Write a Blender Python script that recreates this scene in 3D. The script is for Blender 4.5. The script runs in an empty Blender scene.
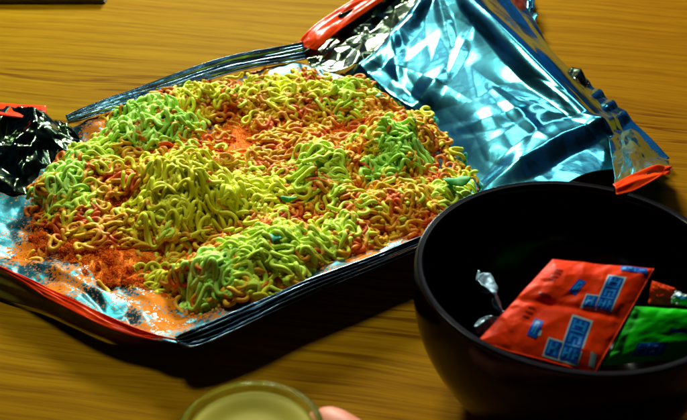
import bpy, bmesh, math, random
import numpy as np
from math import sin, cos, pi, radians
from mathutils import Vector, geometry
from bpy_extras import mesh_utils

# ------------------------------------------------------------------ camera
scene = bpy.context.scene
DIST = 0.50; PITCH = radians(34); LENS = 55.0
CAM = Vector((0, -DIST*cos(PITCH), DIST*sin(PITCH)))
cd = bpy.data.cameras.new('camera'); cam = bpy.data.objects.new('camera', cd)
scene.collection.objects.link(cam); scene.camera = cam
cam.location = CAM; cam.rotation_euler = (pi/2-PITCH, 0, 0)
cd.lens = LENS; cd.sensor_width = 36; cd.clip_start = 0.01; cd.clip_end = 50
cd.dof.use_dof = True; cd.dof.focus_distance = 0.49; cd.dof.aperture_fstop = 20

# ------------------------------------------------------------------ world: a dim room, bluish daylight on the window side
w = bpy.data.worlds.new("World"); scene.world = w; w.use_nodes = True
wn = w.node_tree.nodes; wl = w.node_tree.links
bg = wn['Background']
tc = wn.new('ShaderNodeTexCoord'); sp = wn.new('ShaderNodeSeparateXYZ')
wl.new(tc.outputs['Generated'], sp.inputs[0])
rm = wn.new('ShaderNodeValToRGB')
mr = wn.new('ShaderNodeMapRange'); mr.inputs['From Min'].default_value = -0.6; mr.inputs['From Max'].default_value = 1.0
wl.new(sp.outputs['Y'], mr.inputs['Value']); wl.new(mr.outputs[0], rm.inputs[0])
e = rm.color_ramp.elements
e[0].position = 0.0; e[0].color = (0.006, 0.010, 0.012, 1)
e[1].position = 1.0; e[1].color = (0.012, 0.13, 0.40, 1)
k = rm.color_ramp.elements.new(0.76); k.color = (0.006, 0.035, 0.10, 1)
wz = wn.new('ShaderNodeTexNoise'); wz.inputs['Scale'].default_value = 2.2; wz.inputs['Detail'].default_value = 2
wl.new(tc.outputs['Generated'], wz.inputs['Vector'])
wr = wn.new('ShaderNodeValToRGB'); wr.color_ramp.elements[0].position = 0.46; wr.color_ramp.elements[0].color = (0.06, 0.06, 0.06, 1); wr.color_ramp.elements[1].position = 0.6; wr.color_ramp.elements[1].color = (1.1, 1.1, 1.1, 1)
wl.new(wz.outputs[0], wr.inputs[0])
wm = wn.new('ShaderNodeMix'); wm.data_type = 'RGBA'; wm.blend_type = 'MULTIPLY'; wm.inputs[0].default_value = 1.0
wl.new(rm.outputs[0], wm.inputs[6]); wl.new(wr.outputs[0], wm.inputs[7])
wl.new(wm.outputs[2], bg.inputs['Color']); bg.inputs['Strength'].default_value = 1.0

# ------------------------------------------------------------------ lamps
def area(name, loc, target, size, power, color, sy=None):
    l = bpy.data.lights.new(name, 'AREA'); l.energy = power; l.color = color
    l.shape = 'RECTANGLE'; l.size = size; l.size_y = sy or size
    o = bpy.data.objects.new(name, l); scene.collection.objects.link(o)
    o.location = loc
    o.rotation_euler = (Vector(target)-Vector(loc)).to_track_quat('-Z', 'Y').to_euler()
    return o
area('window_light', (-0.10, 0.96, 0.50), (0, 0, 0), 0.18, 29, (0.93, 1.0, 0.88), 0.17)
area('added_top_fill', (-0.22, 0.50, 1.05), (0, 0, 0), 0.22, 12.5, (0.95, 1.0, 0.82))  # unseen fill lamp, added to brighten the tops of the noodles
area('added_foil_light', (0.42, 1.15, 1.15), (0.05, 0, 0), 0.60, 2.5, (0.85, 1.0, 1.0), 0.16)  # unseen lamp, added to give the foil bright highlights
scene.view_settings.view_transform = 'Standard'; scene.view_settings.look = 'None'
scene.view_settings.exposure = -0.35; scene.view_settings.gamma = 1.0
scene.render.engine = 'CYCLES'

# ------------------------------------------------------------------ helpers
rnd = random.Random(7); NR = np.random.RandomState(11)
KZ = 1.19e-3
FPX = LENS/36*687
FW = Vector((0, cos(PITCH), -sin(PITCH))); UP = Vector((0, sin(PITCH), cos(PITCH)))
def at(px, py, z=0.0):
    """point of the place seen at photo position (px, py) at height z (about millimetres)"""
    d = FW*FPX + Vector((1, 0, 0))*(px-343.5) + UP*(210-py)
    t = (z*KZ-CAM.z)/d.z
    return CAM + d*t
def to_px(x, y, z):
    dy = y-CAM.y; dz = z-CAM.z
    dep = dy*FW.y+dz*FW.z; up = dy*UP.y+dz*UP.z
    return 343.5+FPX*x/dep, 210-FPX*up/dep
def tag(o, label=None, cat=None, group=None, kind=None):
    if label: o['label'] = label
    if cat: o['category'] = cat
    if group: o['group'] = group
    if kind: o['kind'] = kind
    return o
def link(o, parent=None):
    scene.collection.objects.link(o)
    if parent: o.parent = parent
    return o
def empty(name, loc=(0, 0, 0)):
    o = bpy.data.objects.new(name, None); o.location = loc; o.empty_display_size = 0.01
    return link(o)
def mesh_obj(name, verts, faces, mat, parent=None, smooth=True, origin=None, link_it=True):
    v = np.asarray(verts, dtype=float)
    if origin is not None: v = v-np.array(origin)
    me = bpy.data.meshes.new(name); me.from_pydata(v.tolist(), [], [list(map(int, f)) for f in faces])
    me.materials.append(mat)
    if smooth: me.polygons.foreach_set('use_smooth', [True]*len(me.polygons))
    me.update()
    o = bpy.data.objects.new(name, me)
    if origin is not None: o.location = origin
    if parent is not None:
        o.parent = parent
        if origin is None: o.location = -Vector(parent.location)
        else: o.location = Vector(origin)-Vector(parent.location)
    if link_it: scene.collection.objects.link(o)
    return o
def mat_new(name):
    m = bpy.data.materials.new(name); m.use_nodes = True
    nt = m.node_tree; b = nt.nodes['Principled BSDF']
    return m, nt, b
def ramp(nt, stops, interp='LINEAR'):
    r = nt.nodes.new('ShaderNodeValToRGB'); cr = r.color_ramp; cr.interpolation = interp
    cr.elements[0].position = stops[0][0]; cr.elements[0].color = (*stops[0][1], 1)
    cr.elements[1].position = stops[-1][0]; cr.elements[1].color = (*stops[-1][1], 1)
    for p, c in stops[1:-1]:
        q = cr.elements.new(p); q.color = (*c, 1)
    return r
def noise(nt, scale, detail=3, rough=0.5, vec=None, dist=0):
    n = nt.nodes.new('ShaderNodeTexNoise'); n.inputs['Scale'].default_value = scale
    n.inputs['Detail'].default_value = detail; n.inputs['Roughness'].default_value = rough
    n.inputs['Distortion'].default_value = dist
    if vec: nt.links.new(vec, n.inputs['Vector'])
    return n
def geo_pos(nt):
    return nt.nodes.new('ShaderNodeNewGeometry').outputs['Position']
def bump(nt, b, h, strength, dist, prev=None):
    n = nt.nodes.new('ShaderNodeBump'); n.inputs['Strength'].default_value = strength
    n.inputs['Distance'].default_value = dist
    nt.links.new(h, n.inputs['Height'])
    if prev: nt.links.new(prev.outputs[0], n.inputs['Normal'])
    nt.links.new(n.outputs[0], b.inputs['Normal']); return n
def mixc(nt, fac, a, b_, mode='MIX'):
    m = nt.nodes.new('ShaderNodeMix'); m.data_type = 'RGBA'; m.blend_type = mode
    for i, v in ((0, fac), (6, a), (7, b_)):
        if isinstance(v, (int, float)): m.inputs[i].default_value = v
        elif isinstance(v, tuple): m.inputs[i].default_value = (*v, 1)
        else: nt.links.new(v, m.inputs[i])
    return m.outputs[2]

# ------------------------------------------------------------------ materials
def wood_mat():
    m, nt, b = mat_new('oak_wood')
    mp = nt.nodes.new('ShaderNodeMapping'); mp.vector_type = 'TEXTURE'
    tcn = nt.nodes.new('ShaderNodeTexCoord')
    mp.inputs['Rotation'].default_value = (0, 0, radians(-11)); nt.links.new(tcn.outputs['Object'], mp.inputs['Vector'])
    warp = noise(nt, 5, 2, 0.5, mp.outputs[0])
    st = nt.nodes.new('ShaderNodeMapping'); st.inputs['Scale'].default_value = (0.9, 30, 1)
    wv = nt.nodes.new('ShaderNodeVectorMath'); wv.operation = 'MULTIPLY_ADD'
    nt.links.new(warp.outputs['Color'], wv.inputs[0]); wv.inputs[1].default_value = (0.02, 0.035, 0)
    nt.links.new(mp.outputs[0], wv.inputs[2]); nt.links.new(wv.outputs[0], st.inputs['Vector'])
    g1 = noise(nt, 2.6, 5, 0.6, st.outputs[0])
    base = ramp(nt, [(0.25, (0.36, 0.145, 0.0008)), (0.42, (0.40, 0.175, 0.001)), (0.58, (0.43, 0.20, 0.0012)), (0.75, (0.46, 0.22, 0.0014))])
    nt.links.new(g1.outputs[0], base.inputs[0])
    # dark growth rings: a few long streaks
    g2 = noise(nt, 3.3, 3, 0.55, st.outputs[0], 0.3)
    rg = ramp(nt, [(0.485, (0, 0, 0)), (0.505, (1, 1, 1)), (0.52, (1, 1, 1)), (0.545, (0, 0, 0))])
    nt.links.new(g2.outputs[0], rg.inputs[0])
    msk = noise(nt, 7, 1, 0.5, mp.outputs[0]); mk = ramp(nt, [(0.50, (0, 0, 0)), (0.64, (0.8, 0.8, 0.8))])
    nt.links.new(msk.outputs[0], mk.inputs[0])
    f = mixc(nt, 1.0, rg.outputs[0], mk.outputs[0], 'MULTIPLY')
    c = mixc(nt, f, base.outputs[0], (0.16, 0.045, 0.001))
    # fine pores
    st2 = nt.nodes.new('ShaderNodeMapping'); st2.inputs['Scale'].default_value = (40, 900, 1)
    nt.links.new(wv.outputs[0], st2.inputs['Vector'])
    g3 = noise(nt, 1.0, 2, 0.5, st2.outputs[0]); r3 = ramp(nt, [(0.3, (0.62, 0.58, 0.5)), (0.5, (1, 1, 1))])
    nt.links.new(g3.outputs[0], r3.inputs[0])
    c = mixc(nt, 0.6, c, r3.outputs[0], 'MULTIPLY')
    st4 = nt.nodes.new('ShaderNodeMapping'); st4.inputs['Scale'].default_value = (5, 260, 1)
    nt.links.new(wv.outputs[0], st4.inputs['Vector'])
    g4 = noise(nt, 1.0, 4, 0.65, st4.outputs[0]); r4 = ramp(nt, [(0.32, (0.66, 0.58, 0.5)), (0.55, (1.05, 1.05, 1))])
    nt.links.new(g4.outputs[0], r4.inputs[0]); c = mixc(nt, 0.8, c, r4.outputs[0], 'MULTIPLY')
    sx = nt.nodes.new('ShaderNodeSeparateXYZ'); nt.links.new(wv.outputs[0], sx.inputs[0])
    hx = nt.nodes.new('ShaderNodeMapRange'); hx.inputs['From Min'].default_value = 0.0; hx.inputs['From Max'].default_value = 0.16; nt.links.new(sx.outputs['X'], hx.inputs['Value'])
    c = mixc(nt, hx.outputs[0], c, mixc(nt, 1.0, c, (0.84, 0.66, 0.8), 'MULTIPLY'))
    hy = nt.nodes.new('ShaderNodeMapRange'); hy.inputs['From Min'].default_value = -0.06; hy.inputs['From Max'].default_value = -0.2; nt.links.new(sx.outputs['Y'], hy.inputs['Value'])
    c = mixc(nt, hy.outputs[0], c, mixc(nt, 1.0, c, (0.84, 0.66, 0.75), 'MULTIPLY'))  # browner and darker toward the front: shading painted into the wood colour
    c = mixc(nt, 1.0, c, (0.60, 0.68, 0.55), 'MULTIPLY')
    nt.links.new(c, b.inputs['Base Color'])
    b.inputs['Roughness'].default_value = 0.7; b.inputs['Specular IOR Level'].default_value = 0.01
    bump(nt, b, g3.outputs[0], 0.25, 0.0004)
    return m
def foil_mat(name, tint, rough=0.2, patch=True):
    m, nt, b = mat_new(name); p = geo_pos(nt); fb = 0.06 if name == 'silver_foil' else 0.16
    b.inputs['Metallic'].default_value = 1.0
    n1 = noise(nt, 60, 3, 0.5, p); r1 = ramp(nt, [(0.35, tuple(x*0.75 for x in tint)), (0.6, tint)])
    nt.links.new(n1.outputs[0], r1.inputs[0]); nt.links.new(r1.outputs[0], b.inputs['Base Color'])
    b.inputs['Roughness'].default_value = rough
    v = nt.nodes.new('ShaderNodeTexVoronoi'); v.feature = 'DISTANCE_TO_EDGE'; v.inputs['Scale'].default_value = 60
    wv = nt.nodes.new('ShaderNodeVectorMath'); wv.operation = 'MULTIPLY_ADD'
    wn_ = noise(nt, 40, 2, 0.5, p); nt.links.new(wn_.outputs['Color'], wv.inputs[0]); wv.inputs[1].default_value = (0.02,)*3
    nt.links.new(p, wv.inputs[2]); nt.links.new(wv.outputs[0], v.inputs['Vector'])
    b1 = bump(nt, b, v.outputs['Distance'], fb, 0.003)
    n2 = noise(nt, 140, 4, 0.6, p); bump(nt, b, n2.outputs[0], fb, 0.0012, b1)
    return m
def print_mat(name, col, dark, rough=0.3, sc=60):
    m, nt, b = mat_new(name); p = geo_pos(nt)
    n = noise(nt, sc, 4, 0.6, p); r = ramp(nt, [(0.35, dark), (0.55, col)])
    nt.links.new(n.outputs[0], r.inputs[0]); nt.links.new(r.outputs[0], b.inputs['Base Color'])
    b.inputs['Roughness'].default_value = rough; b.inputs['Specular IOR Level'].default_value = 0.08
    n2 = noise(nt, 180, 3, 0.5, p); bump(nt, b, n2.outputs[0], 0.3, 0.001)
    return m
def noodle_mat(name, c1, c2, powder=(0.5, 0.62), pc=(0.62, 0.10, 0.002)):
    m, nt, b = mat_new(name); p = geo_pos(nt)
    n = noise(nt, 55, 2, 0.5, p); r = ramp(nt, [(0.38, c1), (0.62, c2)])
    nt.links.new(n.outputs[0], r.inputs[0])
    n2 = noise(nt, 75, 6, 0.75, p); r2 = ramp(nt, [(powder[0], (0, 0, 0)), (powder[1], (1, 1, 1))])
    nt.links.new(n2.outputs[0], r2.inputs[0])
    c = mixc(nt, r2.outputs[0], r.outputs[0], pc)
    nt.links.new(c, b.inputs['Base Color'])
    b.inputs['Roughness'].default_value = 0.55; b.inputs['Specular IOR Level'].default_value = 0.18
    b.inputs['Subsurface Weight'].default_value = 0.0
    n3 = noise(nt, 900, 2, 0.5, p); bump(nt, b, n3.outputs[0], 0.25, 0.0004)
    return m
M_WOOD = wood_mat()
M_FOIL = foil_mat('silver_foil', (0.12, 0.64, 0.78), 0.17)
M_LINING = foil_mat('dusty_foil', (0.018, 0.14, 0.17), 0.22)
def dust(m):
    nt = m.node_tree; b = nt.nodes['Principled BSDF']; p = geo_pos(nt)
    na = noise(nt, 34, 4, 0.6, p); nb_ = noise(nt, 750, 3, 0.7, p)
    n = nt.nodes.new('ShaderNodeMath'); n.operation = 'MULTIPLY_ADD'; n.inputs[1].default_value = 0.8
    nt.links.new(nb_.outputs[0], n.inputs[0]); nt.links.new(na.outputs[0], n.inputs[2])
    r = ramp(nt, [(0.90, (0, 0, 0)), (0.96, (1, 1, 1))]); nt.links.new(n.outputs[0], r.inputs[0])
    src = b.inputs['Base Color'].links[0].from_socket
    c = mixc(nt, r.outputs[0], src, (0.62, 0.17, 0.003)); nt.links.new(c, b.inputs['Base Color'])
    inv = nt.nodes.new('ShaderNodeMath'); inv.operation = 'SUBTRACT'; inv.inputs[0].default_value = 1.0
    nt.links.new(r.outputs[0], inv.inputs[1]); nt.links.new(inv.outputs[0], b.inputs['Metallic'])
    mr_ = nt.nodes.new('ShaderNodeMapRange'); mr_.inputs['To Min'].default_value = 0.36; mr_.inputs['To Max'].default_value = 0.8
    nt.links.new(r.outputs[0], mr_.inputs['Value']); nt.links.new(mr_.outputs[0], b.inputs['Roughness'])
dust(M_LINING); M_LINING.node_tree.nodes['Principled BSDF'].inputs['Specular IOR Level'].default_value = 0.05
M_SEAL = foil_mat('seal_foil', (0.16, 0.27, 0.36), 0.22)
M_DARKFOIL = foil_mat('dark_foil', (0.15, 0.22, 0.12), 0.15)
M_OUT = print_mat('packet_outer', (0.30, 0.16, 0.02), (0.12, 0.09, 0.02))
M_RED = print_mat('red_print', (0.92, 0.06, 0.002), (0.75, 0.035, 0.001))
M_SHADED_PRINT = print_mat('shaded_print', (0.16, 0.02, 0.003), (0.06, 0.008, 0.002))  # outer print in shadow, the shade put into its colour
M_OLIVE = print_mat('olive_underside', (0.20, 0.14, 0.01), (0.10, 0.08, 0.01), 0.4)
M_YEL = noodle_mat('yellow_noodle', (0.62, 0.58, 0.010), (0.82, 0.90, 0.05), (0.57, 0.65))
M_GREEN_LIT = noodle_mat('green_lit_noodle', (0.46, 0.66, 0.03), (0.70, 0.92, 0.10), (0.57, 0.65))  # noodle with the green tint of the light put into its colour
M_GREEN_LIT_STRONG = noodle_mat('strong_green_lit_noodle', (0.30, 0.62, 0.05), (0.56, 0.92, 0.15), (0.58, 0.66))  # same noodle, stronger green tint of the light in its colour
M_ORN = noodle_mat('powdered_noodle', (0.62, 0.34, 0.005), (0.78, 0.52, 0.01), (0.46, 0.58))
def powder_mat():
    m, nt, b = mat_new('orange_powder'); p = geo_pos(nt)
    n = noise(nt, 500, 4, 0.7, p); r = ramp(nt, [(0.3, (0.55, 0.05, 0.001)), (0.48, (0.85, 0.16, 0.002)), (0.70, (0.92, 0.30, 0.004))])
    nt.links.new(n.outputs[0], r.inputs[0]); nt.links.new(r.outputs[0], b.inputs['Base Color'])
    b.inputs['Roughness'].default_value = 0.85; b.inputs['Specular IOR Level'].default_value = 0.15
    bump(nt, b, n.outputs[0], 0.8, 0.0015)
    return m
M_POW = powder_mat()
def plain(name, col, rough=0.4, spec=0.5, metal=0.0, sc=80, var=0.25):
    m, nt, b = mat_new(name); p = geo_pos(nt)
    n = noise(nt, sc, 3, 0.5, p); r = ramp(nt, [(0.3, tuple(x*(1-var) for x in col)), (0.7, col)])
    nt.links.new(n.outputs[0], r.inputs[0]); nt.links.new(r.outputs[0], b.inputs['Base Color'])
    b.inputs['Roughness'].default_value = rough; b.inputs['Specular IOR Level'].default_value = spec
    b.inputs['Metallic'].default_value = metal
    return m
M_BOWL = plain('black_glaze', (0.0030, 0.0006, 0.0006), 0.14, 0.09)
M_LEAF = plain('green_leaf', (0.02, 0.30, 0.01), 0.5, 0.3)
M_TEAL = plain('teal_flake', (0.02, 0.42, 0.30), 0.5, 0.3)
M_SRED = print_mat('sachet_red', (0.95, 0.045, 0.001), (0.88, 0.032, 0.001), 0.45, 90)
M_SGRN = print_mat('sachet_green', (0.004, 0.52, 0.002), (0.003, 0.42, 0.001), 0.5, 90)
M_BLUE = plain('blue_print', (0.004, 0.07, 0.52), 0.35, 0.4)
M_LBLUE = plain('light_blue_print', (0.01, 0.30, 0.78), 0.35, 0.4)
M_PALE = plain('pale_print', (0.42, 0.62, 0.60), 0.35, 0.4)
M_DRED = plain('dark_red_print', (0.42, 0.008, 0.001), 0.35, 0.4)
M_GREY = plain('grey_cover', (0.20, 0.20, 0.16), 0.5, 0.3)
M_PAPER = plain('page_block', (0.28, 0.27, 0.20), 0.8, 0.1)
M_SKIN, _nt, _b = mat_new('skin'); _b.inputs['Base Color'].default_value = (0.62, 0.20, 0.11, 1); _b.inputs['Roughness'].default_value = 0.5
_b.inputs['Specular IOR Level'].default_value = 0.2; _b.inputs['Subsurface Weight'].default_value = 0.15; _b.inputs['Subsurface Radius'].default_value = (0.004, 0.0015, 0.0008)
_n = noise(_nt, 120, 3, 0.5, geo_pos(_nt)); _r = ramp(_nt, [(0.3, (0.52, 0.14, 0.07)), (0.7, (0.66, 0.24, 0.14))]); _nt.links.new(_n.outputs[0], _r.inputs[0]); _nt.links.new(_r.outputs[0], _b.inputs['Base Color'])
M_NAIL = plain('nail', (0.72, 0.32, 0.24), 0.25, 0.5)
M_SLEEVE = plain('sleeve_cloth', (0.05, 0.05, 0.06), 0.9, 0.1)
M_GLASS, _nt, _b = mat_new('clear_glass'); _b.inputs['Transmission Weight'].default_value = 1.0; _b.inputs['Roughness'].default_value = 0.02
_b.inputs['IOR'].default_value = 1.45; _b.inputs['Base Color'].default_value = (0.80, 0.97, 0.92, 1)
M_DRINK, _nt, _b = mat_new('drink'); _b.inputs['Transmission Weight'].default_value = 0.0; _b.inputs['Roughness'].default_value = 0.45; _b.inputs['Specular IOR Level'].default_value = 0.1
_b.inputs['IOR'].default_value = 1.33; _b.inputs['Base Color'].default_value = (0.30, 0.25, 0.02, 1)

# ------------------------------------------------------------------ table
def slab(name, x0, x1, y0, y1, z0, z1, mat, bev=0.0, parent=None, rotz=0, loc=(0, 0, 0)):
    bm = bmesh.new(); bmesh.ops.create_cube(bm, size=1)
    for v in bm.verts:
        v.co = Vector((x0+(x1-x0)*(v.co.x+.5), y0+(y1-y0)*(v.co.y+.5), z0+(z1-z0)*(v.co.z+.5)))
    if bev: bmesh.ops.bevel(bm, geom=bm.edges[:], offset=bev, segments=3, affect='EDGES')
    me = bpy.data.meshes.new(name); bm.to_mesh(me); bm.free(); me.materials.append(mat)
    o = bpy.data.objects.new(name, me); o.location = loc; o.rotation_euler.z = rotz
    return link(o, parent)
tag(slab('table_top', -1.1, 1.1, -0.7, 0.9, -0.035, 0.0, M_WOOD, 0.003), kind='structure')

# ------------------------------------------------------------------ surface patches
def cr(P, t):
    """Catmull-Rom through rows P (n,3) at parameters t in 0..1"""
    P = np.asarray(P, float); n = len(P)
    Q = np.vstack([2*P[0]-P[1], P, 2*P[-1]-P[-2]])
    s = np.clip(np.asarray(t), 0, 1)*(n-1); i = np.minimum(s.astype(int), n-2); f = (s-i)[:, None]
    a, b, c, d = Q[i], Q[i+1], Q[i+2], Q[i+3]
    return 0.5*((2*b)+(-a+c)*f+(2*a-5*b+4*c-d)*f*f+(-a+3*b-3*c+d)*f**3)
def facet_noise(u, v, nx, ny, seed, jit=0.42):
    """piecewise-linear crumple: random heights on a jittered grid of triangles (u, v in 0..1)"""
    r = random.Random(seed); pts = []; hs = []
    for j in range(-1, ny+2):
        for i in range(-1, nx+2):
            pts.append(Vector(((i+r.uniform(-jit, jit))/nx, (j+r.uniform(-jit, jit))/ny))); hs.append(r.uniform(-1, 1))
    vs, es, fs, ov, oe, of = geometry.delaunay_2d_cdt(pts, [], [], 0, 1e-7)
    H = np.array([hs[o[0]] if o else 0 for o in ov])
    out = np.zeros_like(u)
    for f in fs:
        if len(f) != 3: continue
        a, b, c = (vs[q] for q in f)
        det = (b.y-c.y)*(a.x-c.x)+(c.x-b.x)*(a.y-c.y)
        if abs(det) < 1e-12: continue
        l1 = ((b.y-c.y)*(u-c.x)+(c.x-b.x)*(v-c.y))/det
        l2 = ((c.y-a.y)*(u-c.x)+(a.x-c.x)*(v-c.y))/det
        l3 = 1-l1-l2; m = (l1 >= -1e-9) & (l2 >= -1e-9) & (l3 >= -1e-9)
        out[m] = (l1*H[f[0]]+l2*H[f[1]]+l3*H[f[2]])[m]
    return out
def patch(name, rows, mat, parent, nu=120, nv=90, crumple=((6, 5, 1.0), (16, 12, 0.4)), seed=1, thick=0.00022, creases=None, ridges=None, pin=0.04, back=None, ripple=None):
    R = [np.array([tuple(at(*p)) for p in row]) for row in rows]
    U = np.linspace(0, 1, nu); V = np.linspace(0, 1, nv)
    L = np.array([cr(r, U) for r in R])                       # rows x nu x 3
    G = np.array([cr(L[:, i, :], V) for i in range(nu)]).transpose(1, 0, 2)   # nv x nu x 3
    du = np.gradient(G, axis=1); dv = np.gradient(G, axis=0)
    N = np.cross(du, dv); N /= np.linalg.norm(N, axis=2, keepdims=True)+1e-12
    N = -N if N[..., 2].mean() < 0 else N
    uu, vv = np.meshgrid(U, V)
    h = np.zeros_like(uu)
    for q, (cx, cy, amp) in enumerate(crumple):
        h += amp*KZ*facet_noise(uu, vv, cx, cy, seed*31+q)
    if ridges:
        n, amp = ridges; h += amp*KZ*np.abs(((vv*n) % 1)-0.5)*2
    if ripple:
        n, amp = ripple; h += amp*KZ*np.sin(uu*n*2*pi+3*vv)
    if creases:
        PX, PY = to_px(G[..., 0], G[..., 1], G[..., 2])
        for pts, wd, amp in creases:
            dm = np.full(PX.shape, 1e9); ends = np.minimum(np.hypot(PX-pts[0][0], PY-pts[0][1]), np.hypot(PX-pts[-1][0], PY-pts[-1][1]))
            tot = sum(math.dist(a, b_) for a, b_ in zip(pts[:-1], pts[1:]))
            for (x0, y0), (x1, y1) in zip(pts[:-1], pts[1:]):
                t = np.clip(((PX-x0)*(x1-x0)+(PY-y0)*(y1-y0))/((x1-x0)**2+(y1-y0)**2), 0, 1)
                dm = np.minimum(dm, np.hypot(PX-x0-t*(x1-x0), PY-y0-t*(y1-y0)))
            wl_ = wd*(0.35+0.65*np.clip(ends/(0.45*tot), 0, 1)); q_ = np.clip(1-dm/wl_, 0, 1)
            h += amp*KZ*(0.5*q_+0.5*q_*q_*(3-2*q_))*np.clip(0.1+ends/(0.35*tot), 0, 1)
    G = G+N*h[..., None]
    G[..., 2] = np.maximum(G[..., 2], 0.0006)
    verts = G.reshape(-1, 3)
    idx = np.arange(nu*nv).reshape(nv, nu)
    F = np.stack([idx[:-1, :-1], idx[:-1, 1:], idx[1:, 1:], idx[1:, :-1]], -1).reshape(-1, 4)
    if np.cross(du, dv)[..., 2].mean() < 0: F = F[:, ::-1]
    o = mesh_obj(name, verts, F, mat, parent)
    s = o.modifiers.new('solid', 'SOLIDIFY'); s.thickness = thick; s.offset = 0
    if back: o.data.materials.append(back); s.material_offset = 1
    return o

packet = empty('noodle_packet', at(300, 200, 0))
tag(packet, 'torn open silver foil noodle packet spread flat under the crushed noodles', 'food packet')
patch('foil_lining', [
    [(-60, 112, 8), (62, 128, 8), (140, 104, 9), (230, 80, 10), (300, 66, 10), (350, 82, 8)],
    [(-60, 170, 3), (50, 185, 3), (130, 200, 2), (220, 190, 2), (340, 170, 2), (470, 178, 4)],
    [(-60, 225, 3), (40, 245, 2), (120, 265, 2), (200, 285, 2), (320, 240, 2), (462, 212, 4)],
    [(-60, 252, 7), (25, 283, 7), (105, 318, 7), (186, 345, 10), (305, 297, 13.4), (444, 241, 13.4)]],
    M_LINING, packet, 220, 130, ((7, 5, 2.6), (18, 12, 1.9), (40, 26, 0.6)), seed=3, back=M_OLIVE)
patch('foil_flap', [
    [(345, 74, 6), (390, 108, 3), (430, 135, 2), (465, 170, 2), (495, 225, 2)],
    [(378, 54, 13), (420, 72, 14), (465, 105, 12), (505, 145, 10), (545, 195, 8)],
    [(405, 20, 20), (450, 33, 21), (495, 75, 18), (550, 120, 13), (592, 172, 9)],
    [(440, -18, 30), (470, 0, 30), (530, 56, 24), (600, 126, 13), (640, 166, 8)],
    [(468, -22, 25), (497, 0, 22), (545, 54, 15), (612, 122, 8), (652, 166, 5)],
    [(505, -26, 12), (532, 20, 10), (560, 66, 5), (626, 120, 3), (668, 162, 2)]],
    M_FOIL, packet, 240, 200, ((4, 4, 2.0), (9, 8, 0.5), (26, 22, 0.06)), seed=8,
    creases=[([(440, -60), (470, 0), (530, 60), (600, 128), (640, 165)], 20, 3.6), ([(480, -40), (545, 58), (610, 122), (640, 150)], 7, 2.0), ([(640, 110), (606, 124), (560, 140), (520, 165), (470, 200)], 20, 3.6),
             ([(330, 98), (376, 62), (413, 21), (440, -30)], 13, 3.0), ([(350, 60), (392, 98), (430, 118)], 15, 2.4), ([(436, -10), (452, 50)], 10, 1.1), ([(448, 80), (474, 15)], 9, 0.8),
             ([(410, 112), (446, 70)], 14, 1.6), ([(455, 130), (540, 105)], 14, 1.1), ([(550, 145), (490, 85)], 12, 1.0), ([(400, 90), (392, 30)], 12, 1.2)],
    back=M_SEAL)
patch('corner_flap', [
    [(300, 50, 12), (320, 28, 17), (345, 14, 19), (372, -2, 21), (405, -22, 22)],
    [(308, 62, 9), (335, 46, 12), (365, 28, 14), (395, 8, 17), (428, -16, 22)],
    [(318, 76, 8), (348, 72, 9), (380, 54, 12), (408, 24, 18), (446, -12, 28)]],
    M_DARKFOIL, packet, 130, 70, ((6, 3, 3.2), (14, 6, 1.2)), seed=5, back=M_OUT)
patch('side_flap', [
    [(-60, 104, 12), (0, 108, 12), (40, 113, 11), (68, 123, 10)],
    [(-60, 138, 13), (0, 138, 13), (45, 140, 11), (95, 148, 9)],
    [(-60, 185, 5), (0, 192, 4), (45, 190, 4), (92, 172, 4)]],
    M_DARKFOIL, packet, 120, 80, ((5, 3, 5.0), (10, 6, 3.2), (22, 14, 0.8)), seed=12, back=M_OUT)
patch('crimped_seal', [
    [(66, 119, 12), (105, 101, 14), (150, 86, 14.5), (230, 59, 15), (303, 46, 14)],
    [(68, 124, 11), (108, 113, 12), (152, 101, 12), (232, 75, 12), (306, 60, 12)]],
    M_SEAL, packet, 160, 60, ((16, 3, 0.6), (7, 1, 1.2), (40, 5, 0.3)), seed=2, ridges=(5, 1.9), back=M_OUT)
patch('crimped_seal', [
    [(179, 340, 10), (196, 330, 14), (240, 312, 15), (300, 284, 16), (370, 257, 16), (444, 229, 15)],
    [(181, 348, 10), (200, 346, 11), (240, 329, 12.5), (302, 299, 13), (372, 269, 13), (444, 242, 13)]],
    M_SEAL, packet, 180, 60, ((16, 3, 0.6), (7, 1, 1.2), (40, 5, 0.3)), seed=4, ridges=(4, 1.9), back=M_OUT)
patch('crimped_seal', [
    [(566, 70, 6), (580, 76, 6), (602, 92, 6), (624, 110, 6)],
    [(558, 86, 9), (572, 93, 9), (594, 108, 9), (614, 124, 9)]],
    M_FOIL, packet, 140, 40, ((8, 3, 0.4),), seed=6, ripple=(5, 0.8), back=M_FOIL)
patch('crumpled_tip', [
    [(534, 44, 9), (550, 58, 10), (570, 66, 10), (590, 82, 8)],
    [(532, 60, 9), (546, 72, 12), (562, 82, 12), (580, 96, 9)],
    [(530, 70, 12), (544, 84, 12), (560, 96, 11), (578, 110, 10)]],
    M_DARKFOIL, packet, 70, 50, ((6, 4, 3.0), (13, 9, 1.0)), seed=26, back=M_DARKFOIL)
patch('outer_print', [
    [(488, -30, 22), (496, 2, 20), (514, 28, 16), (532, 54, 11)],
    [(512, -30, 14), (520, 0, 13), (526, 24, 11), (536, 50, 8)],
    [(528, -30, 6), (532, 2, 6), (530, 30, 6), (540, 54, 5)]],
    M_SHADED_PRINT, packet, 80, 50, ((5, 3, 2.4), (12, 8, 0.9)), seed=27, back=M_FOIL)
patch('torn_edge', [
    [(524, -12, 12), (529, 6, 12), (527, 20, 11), (529, 38, 9)],
    [(532, -12, 9), (536, 6, 9), (534, 20, 8), (533, 38, 7)]],
    M_FOIL, packet, 60, 20, ((9, 2, 2.6), (20, 4, 0.8)), seed=28, back=M_FOIL)
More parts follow.
